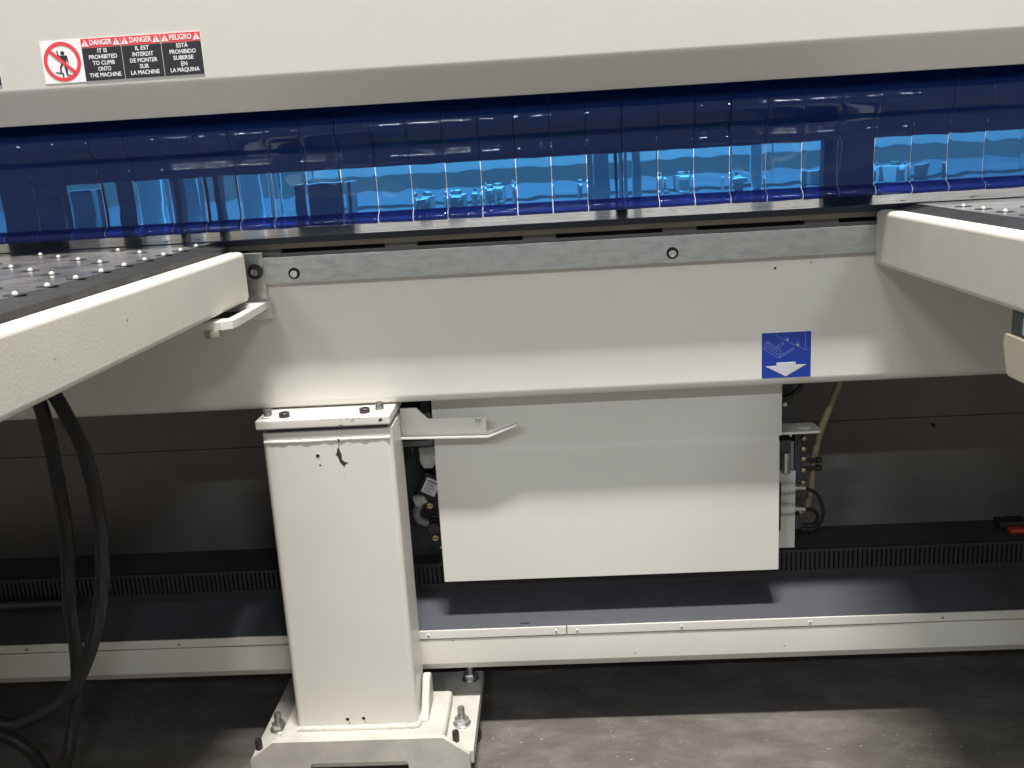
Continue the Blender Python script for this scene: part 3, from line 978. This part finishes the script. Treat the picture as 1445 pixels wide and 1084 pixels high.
obj('brass_screw', LA([(0.006, 0), (0.006, 0.003), (0.004, 0.004)], (0.480, 1.829, 0.4100), (0, -1, 0), 14), 'brass', vr)
obj('lower_plug', B(0.464, 0.476, 1.829, 1.850, 0.370, 0.400, 0.002, 2), 'dark_part', vr)
for pts in ([(0.475, 1.80, 0.469), (0.500, 1.805, 0.455), (0.5160, 1.815, 0.425), (0.5200, 1.825, 0.392), (0.508, 1.835, 0.368), (0.482, 1.84, 0.365)],
            [(0.475, 1.80, 0.425), (0.497, 1.806, 0.418), (0.509, 1.82, 0.400), (0.506, 1.83, 0.380), (0.484, 1.84, 0.374)]):
    obj('air_line', tube(bmesh.new(), spline(pts, 8), 0.0036, 8), 'hose', vr)

lb = thing('hose_bracket', (0.46, 1.80, 0.594), 'cream L-shaped bracket with a round hole beside the clear hose', 'bracket')
bm = PR(rrect(0.4140, 0.4960, 1.756, 1.815, 0.008, 4), 'Z', 0.5940, 0.5985)
obj('shelf', bm, 'cream_smooth', lb)
obj('back_flange', B(0.4140, 0.4560, 1.8155, 1.8195, 0.594, 0.690), 'dark_part', lb)
obj('grommet', LA([(0.0135, 0), (0.0145, 0.0008), (0.0145, 0.0022), (0.011, 0.003)], (0.4700, 1.788, 0.5986), (0, 0, 1), 22), 'cream_smooth', lb)
obj('stud', LA([(0.003, 0), (0.003, 0.006)], (0.440, 1.765, 0.5938), (0, 0, -1), 10), 'zinc', lb)
obj('screw', LA([(0.004, 0), (0.004, 0.004)], (0.4400, 1.8152, 0.638), (0, -1, 0), 12), 'zinc', lb)

ch = tube(bmesh.new(), spline([(0.575, 1.84, 0.76), (0.560, 1.842, 0.69), (0.536, 1.845, 0.62), (0.518, 1.85, 0.562), (0.510, 1.86, 0.50), (0.5085, 1.87, 0.44), (0.505, 1.88, 0.40)], 8), 0.0070, 12)
tag(obj('clear_hose', ch, 'clear_tube'), 'yellowish clear plastic hose running down behind the hose bracket', 'hose')
bh = tube(bmesh.new(), spline([(0.478, 1.79, 0.73), (0.470, 1.79, 0.69), (0.452, 1.792, 0.665), (0.425, 1.795, 0.655), (0.40, 1.80, 0.65)], 8), 0.0048, 10)
tag(obj('black_air_hose', bh, 'hose'), 'short black air hose curving below the beam at the cover panel corner', 'hose')

cm = thing('cable_clamp', (0.85, 1.86, 0.334), 'small black clamp with a red tip on the black duct', 'clamp')
obj('body', B(0.892, 0.95, 1.865, 1.90, 0.3338, 0.352, 0.004, 2), 'black', cm)
obj('red_tip', B(0.905, 0.935, 1.845, 1.8645, 0.3338, 0.343, 0.003, 2), 'red_part', cm)

# ------------------------------------------------------------------ pneumatic parts between post and cover panel
vl = thing('valve_unit', (-0.27, 1.83, 0.34), 'dark pneumatic unit with brass screws in the gap between post and panel', 'valve block')
obj('back_plate', B(-0.345, -0.205, 1.850, 1.860, 0.336, 0.700), 'dark_part', vl)
obj('square_tube', B(-0.330, -0.2490, 1.800, 1.849, 0.588, 0.660, 0.006, 3), 'grey_part', vl)
obj('tube_mouth', B(-0.322, -0.2585, 1.7985, 1.7998, 0.601, 0.650), 'dark_part', vl)
obj('top_post', B(-0.272, -0.253, 1.80, 1.83, 0.6605, 0.72, 0.002, 2), 'navy', vl)
obj('white_nozzle', PR([(-0.283, 0.585), (-0.245, 0.587), (-0.245, 0.560), (-0.258, 0.540), (-0.276, 0.541), (-0.283, 0.555)], 'Y', 1.805, 1.825, 0.003, 2), 'fitting', vl)
tm = Matrix.Translation((-0.2640, 1.812, 0.503)) @ Matrix.Rotation(math.radians(27), 4, 'Y')
bm = box(bmesh.new(), -0.022, 0.022, -0.010, 0.010, -0.024, 0.024, 0.002, 2)
bm.transform(tm)
sb = obj('solenoid', bm, 'black', vl)
bm = box(bmesh.new(), -0.0145, 0.0145, -0.0108, -0.0102, -0.0165, 0.0165)
bm.transform(tm)
rp = obj('rating_plate', bm, 'label_white', sb)
bm = bmesh.new()
for k in range(6):
    box(bm, -0.011, random.uniform(0.002, 0.011), -0.0112, -0.0109, 0.0105 - k * 0.0045 - 0.0008, 0.0105 - k * 0.0045 + (0.0016 if k == 0 else 0.0004))
bm.transform(tm)
tag(obj('plate_print', bm, 'label_black', vl), kind='stuff')
bm = LA([(0.0115, 0), (0.0125, 0.002), (0.0125, 0.012), (0.011, 0.013), (0.0115, 0.014), (0.0115, 0.024)], (-0.3000, 1.815, 0.468), (0.9, 0, 0.35), 18)
obj('white_elbow', bm, 'fitting', vl)
bm = tube(bmesh.new(), spline([(-0.290, 1.82, 0.462), (-0.300, 1.822, 0.445), (-0.297, 1.825, 0.425), (-0.280, 1.83, 0.415)], 6), 0.0085, 12)
obj('elbow_hose', bm, 'grey_part', vl)
for x, z in ((-0.2700, 0.4605), (-0.2640, 0.3900)):
    s_ = obj('brass_screw', LA([(0.0060, 0), (0.0066, 0.002), (0.0060, 0.0045)], (x, 1.812, z), (0, -1, 0), 16), 'brass', vl)
    obj('screw_slot', B(x - 0.0052, x + 0.0052, 1.8070, 1.8074, z - 0.0007, z + 0.0007), 'hole', s_)
for r, y0_, y1_ in ((0.0185, 1.849, 1.838), (0.0160, 1.838, 1.826), (0.0125, 1.826, 1.8125)):
    obj('throttle_ring', LA([(r, 0), (r, y0_ - y1_ - 0.001), (r * 0.92, y0_ - y1_)], (-0.2665, y0_, 0.4080), (0, -1, 0), 22), 'dark_bolt', vl)
obj('small_screw', LA([(0.0035, 0), (0.003, 0.003)], (-0.2590, 1.849, 0.3530), (0, -1, 0), 12), 'zinc', vl)
obj('pin', B(-0.3030, -0.3015, 1.846, 1.8495, 0.5630, 0.5720), 'zinc', vl)

# ------------------------------------------------------------------ corrugated hoses under the left table
RH = 0.0118
def hose(pts, label, n=14):
    q = resample(spline(pts, n), 0.0010)
    bm = tube(bmesh.new(), q, lambda i: RH * (1.0 if (i // 2) % 2 else 0.95), 12)
    tag(obj('corrugated_hose', bm, 'hose', None, 20), label, 'hose')


hose([(-0.86, 1.42, 0.93), (-0.838, 1.43, 0.84), (-0.829, 1.45, 0.784), (-0.824, 1.45, 0.639), (-0.832, 1.455, 0.54), (-0.846, 1.46, 0.449), (-0.862, 1.47, 0.30), (-0.905, 1.46, 0.14), (-0.95, 1.42, 0.03), (-1.05, 1.38, 0.0125)], 'black corrugated hose hanging almost straight down from a ball table to the floor')
hose([(-0.86, 1.47, 0.92), (-0.825, 1.46, 0.835), (-0.799, 1.455, 0.789), (-0.764, 1.44, 0.697), (-0.753, 1.42, 0.561), (-0.776, 1.41, 0.434), (-0.838, 1.41, 0.312), (-0.918, 1.41, 0.258), (-0.985, 1.42, 0.245), (-1.12, 1.44, 0.30), (-1.22, 1.45, 0.45)], 'black corrugated hose drooping in a wide loop beside the straight one')
hose([(-1.15, 1.5, 0.20), (-1.02, 1.5, 0.16), (-0.975, 1.5, 0.09), (-0.985, 1.49, 0.02), (-1.1, 1.45, 0.0125)], 'black corrugated hose end curling onto the floor under the loop')
